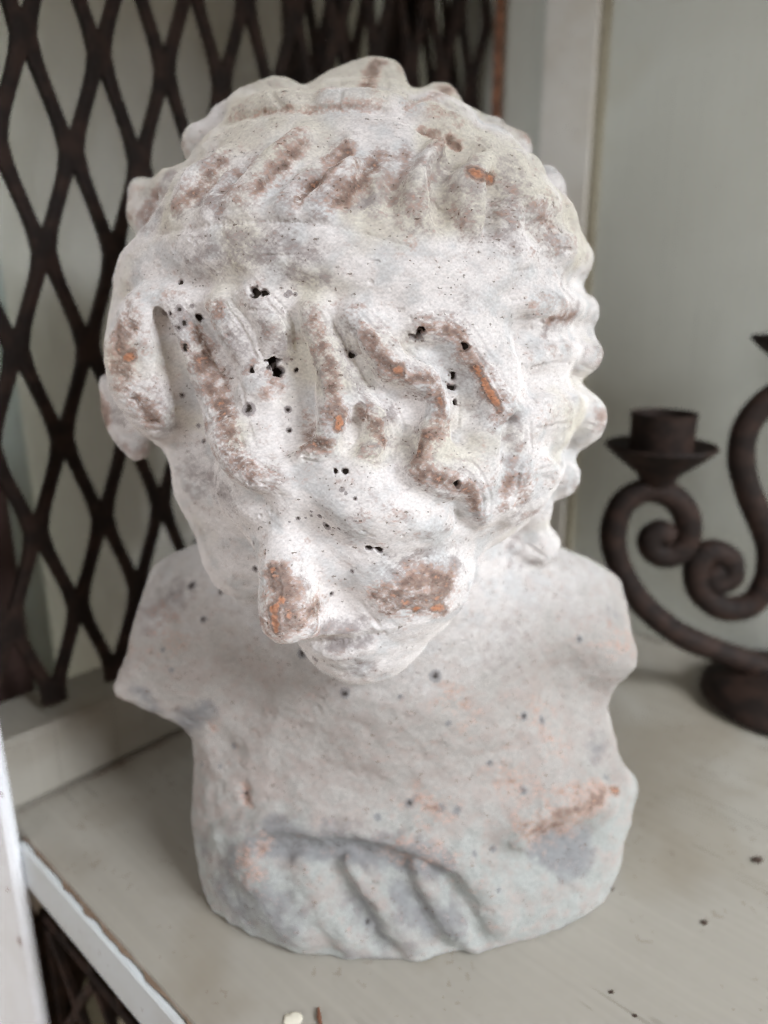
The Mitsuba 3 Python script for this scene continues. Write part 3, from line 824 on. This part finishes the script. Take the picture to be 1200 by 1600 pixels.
scratch = np.zeros(len(V))
for x0, y0, x1, y1, x2, y2 in ((790, 400, 850, 385, 912, 398), (800, 425, 860, 418, 920, 432), (800, 470, 860, 462, 925, 480), (805, 500, 865, 498, 925, 505), (830, 550, 885, 530, 930, 545), (830, 575, 885, 565, 930, 580), (835, 640, 885, 622, 935, 635),
                               (840, 670, 890, 660, 938, 668), (840, 735, 880, 725, 915, 722), (790, 840, 820, 850, 850, 870), (780, 320, 830, 300, 870, 310), (790, 350, 840, 345, 890, 360), (745, 215, 770, 235, 800, 270), (690, 150, 700, 170, 715, 200), (540, 118, 535, 135, 530, 158), (600, 112, 605, 135, 600, 160),
                               (420, 140, 430, 155, 445, 168), (225, 300, 240, 320, 232, 350), (160, 580, 172, 620, 180, 670)):
    STRANDS.append(np.array([(x0, y0, 5), (x1, y1, 6), (x2, y2, 5)], float))
swell = .00075 * (.3 + 1.2 * meshkit.noise(V * 160, 77))
for q in STRANDS:
    q = spline(q, 10)
    pos, nor, t = hit(FIN, q[:, :2])
    ok = np.linalg.norm(np.diff(pos, axis=0, append=pos[-1:]), axis=1) < .006
    scratch = np.maximum(scratch, near(pos[ok], (q[:, 2] * t / FPX)[ok], .8) * swell)
for pts, dep in (([(232, 372, 5), (300, 357, 5), (400, 347, 5), (500, 351, 5), (575, 367, 5), (640, 386, 4)], .0006), ([(484, 1003, 5), (530, 1002, 6), (600, 988, 5)], .0009),
                 ([(355, 190, 6), (430, 174, 7), (520, 170, 7), (610, 178, 8)], .0010), ([(655, 205, 8), (690, 214, 8), (715, 232, 7)], .0014), ([(566, 940, 8), (590, 975, 7)], .0009), ([(640, 1030, 7), (690, 990, 7), (720, 950, 6)], .0007),
                 ([(390, 1232, 8), (380, 1250, 7), (395, 1262, 6)], .0010), ([(330, 660, 4), (300, 600, 4)], .0004)):
    q = spline(np.array(pts, float), 14)
    pos, nor, t = hit(FIN, q[:, :2])
    scratch += near(pos, q[:, 2] * t / FPX, 1.0) * dep
# relief of the chalky, sandy skin
rough = .4 + np.clip(wear, 0, 1) * .8 + np.clip(grey, 0, 1) * .3
disp = (meshkit.fbm(V * 90, 3, 1) - .5) * .0013 + (meshkit.fbm(V * 210, 2, 14) - .5) * .0009 + (meshkit.fbm(V * 420, 3, 5) - .5) * .0009 * rough + (meshkit.noise(V * 1250, 9) - .5) * .00035 * rough
low = np.clip((.125 - V[:, 2]) / .03, 0, 1)
disp += low * ((meshkit.fbm(V * 38, 3, 51) - .5) * .0042 + (meshkit.fbm(V * 150, 3, 52) - .5) * .0010 * (1 + np.clip((.05 - V[:, 2]) / .03, 0, 1)))
pit = np.clip((meshkit.noise(V * 520, 21) - .80) / .1, 0, 1) * np.clip((meshkit.fbm(V * 60, 2, 8) - .45) * 6, 0, 1)
V = V - N * scratch[:, None] + N * ((disp - pit * .0006) * np.clip(1 - 2 * inhole, 0, 1) - np.clip(grey - 1.1, 0, 1) * .0008 * (inhole < .01))[:, None]
V[:, 2] = np.maximum(V[:, 2], .0004)
bm = trimesh.Trimesh(V, bm.faces, process=False)
_, _, N = meshkit.arrays((V, np.array(bm.faces)), True)
UV = np.stack([wear, grey], 1)

# the parts of the one casting
c = V[bm.faces].mean(1)
head = (c[:, 2] > .145) | ((c[:, 1] < .262) & (c[:, 2] > .098)) & (np.abs(c[:, 0]) < .06)
fc = FACE
dface = sample(FACE, c)
cuts = {'drapery': ~head & (c[:, 2] < .046 - .1 * np.maximum(c[:, 0] - .06, 0)) , 'shoulders': None, 'face': None, 'headband': None, 'hair': None}
hx = (c[:, 0] + .006) / .088
band_lo, band_hi = .239 + .004 * hx - .012 * hx**2, .262 - .006 * hx - .012 * hx**2
isband = head & (c[:, 1] < .30) & (c[:, 2] > band_lo) & (c[:, 2] < band_hi) & (c[:, 0] < .035)
isface = head & ~isband & (c[:, 1] < .27) & (dface > -.0032) & (c[:, 2] < .185 + .3 * np.abs(c[:, 0])) & (c[:, 0] < .05) & (c[:, 0] > -.07)
cuts['shoulders'] = ~head & ~cuts['drapery']
cuts['face'], cuts['headband'], cuts['hair'] = isface, isband, head & ~isface & ~isband
for name, sel in cuts.items():
    ff = bm.faces[sel]
    used, inv = np.unique(ff, return_inverse=True)
    path = meshkit.write_ply((V[used], inv.reshape(-1, 3)), False, UV[used], None, normals=N[used])
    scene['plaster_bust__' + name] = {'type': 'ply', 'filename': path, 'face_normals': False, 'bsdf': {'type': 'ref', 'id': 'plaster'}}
labels['plaster_bust'] = {'label': 'weathered chalk-white bust of a child with bowed head and curly hair, clay showing through', 'category': 'bust'}

# ------------------------------------------------------------------ wrought-iron candle holder
CX, CY = .250, .402


def K(x, y):                       # a point of the candle holder's own upright plane
    r = ray(x, y)
    return CAM + r * (CY / r[1])


def iron(name, pts, r, parent='candle_holder', sides=14):
    q = spline(np.array(pts, float), 10)
    w_ = 1 + .16 * (meshkit.fbm(q / 40.0 @ np.array([[1, 0, 0], [0, 1, 0]]), 2, 3) - .5)
    add(f'{parent}__{name}', tube([K(*a) for a in q], r * w_, sides), 'iron', 50)


add('candle_holder__base', lathe([[0, .0], [.046, .0], [.049, .003], [.0485, .008], [.043, .015], [.028, .022], [.013, .026], [0, .027]], [CX, CY, .0005]), 'iron', 35)
iron('scroll', [(1215, 1050), (1130, 1020), (1060, 990), (1000, 940), (966, 880), (958, 830), (975, 785), (1015, 765), (1055, 780), (1075, 815), (1070, 850), (1045, 868), (1020, 860), (1016, 842), (1030, 832), (1044, 840)], .0074)
iron('scroll_001', [(1128, 892), (1110, 900), (1118, 912), (1142, 900), (1138, 872), (1108, 862), (1088, 885), (1095, 925), (1130, 950), (1170, 945), (1195, 915), (1204, 870), (1195, 830), (1170, 770), (1158, 720), (1165, 670), (1195, 630), (1240, 610), (1280, 625), (1295, 670), (1275, 700), (1255, 690)], .0076)
kc = K(1028, 740)
add('candle_holder__drip_pan', lathe([[0, -.012], [.008, -.011], [.012, -.004], [.0235, .005], [.0305, .0115], [.0296, .0132], [.022, .0085], [.011, .004], [0, .003]], kc + [0, 0, .004]), 'iron', 35)
add('candle_holder__candle_cup', lathe([[0, .0], [.0172, .0], [.0174, .021], [.0182, .0245], [.0172, .025], [.0154, .0225], [.0150, .006], [0, .005]], kc + [0, 0, .010]), 'iron', 35)
kc2 = K(1262, 575)
add('candle_holder__drip_pan_001', lathe([[0, -.012], [.008, -.011], [.012, -.004], [.0235, .005], [.0305, .0115], [.0296, .0132], [.022, .0085], [.011, .004], [0, .003]], kc2 + [0, 0, .004]), 'iron', 35)
add('candle_holder__candle_cup_001', lathe([[0, .0], [.0172, .0], [.0174, .021], [.0182, .0245], [.0172, .025], [.0154, .0225], [.0150, .006], [0, .005]], kc2 + [0, 0, .010]), 'iron', 35)
labels['candle_holder'] = {'label': 'dark wrought-iron candle holder with scrolled arms right of the bust', 'category': 'candle holder'}


for i, (x, y, r) in enumerate([(30, 1470, .0022), (12, 1390, .0011), (3, 1240, .0013)]):
    d = ray(x, y); t = (.0882 - CAM @ UD) / (d @ UD); c0 = CAM + d * t
    a = np.arange(14) / 14 * 2 * np.pi
    rr = r * (1 + .5 * (meshkit.noise(np.stack([a * 1.3, a * 0, a * 0 + i], 1)) - .5))
    v = np.vstack([c0 - UD * .0001 + rr[:, None] * (np.cos(a)[:, None] * VD + np.sin(a)[:, None] * np.array([0, 0, 1.0])), [c0 - UD * .0004]])
    add(number('corner_post__rust_spot', i), trimesh.Trimesh(v, [[k, (k + 1) % 14, 14] for k in range(14)], process=False), 'rust')

# ------------------------------------------------------------------ small things on the shelf
def ground(x, y):
    r = ray(x, y)
    return CAM + r * (-CAM[2] / r[2])


def crumb(key, x, y, size, mat, lab, flat=.6, cat='crumb'):
    m = trimesh.creation.icosphere(subdivisions=2, radius=1.0)
    v = m.vertices * (1 + .5 * (meshkit.noise(m.vertices * 1.7 + x) - .5)[:, None])
    m.vertices = v * np.array([size, size * .7, size * flat]) + ground(x, y) + [0, 0, size * flat * .7]
    add(key, m, mat, 60, label=lab, category=cat)


for i, (x, y, s, l) in enumerate([(955, 1551, .0009, 'tiny black crumb on the shelf at lower right, left of the pair'), (992, 1588, .0008, 'tiny black crumb near the bottom edge of the shelf'),
                                  (1183, 1346, .0022, 'grey-brown crumb on the shelf by the right edge'), (1100, 1443, .0013, 'small brown crumb on the bare shelf right of the bust'), (957, 1390, .0008, 'tiny crumb beside the right foot of the bust')]):
    crumb(number('crumb', i), x, y, s, 'crumb_brown', l)
crumb('paint_flake', 458, 1594, .0034, 'flake', 'pale curled paint flake at the bottom edge of the shelf', .25, 'paint flake')
g = ground(503, 1592)
add('rust_splinter', tube([g + [0, -.003, .0008], g + [-.001, .0, .0011], g + [-.0015, .0035, .0008]], [.0005, .0008, .0004], 8), 'rust', 40, label='small orange rust splinter at the bottom edge of the shelf', category='splinter')
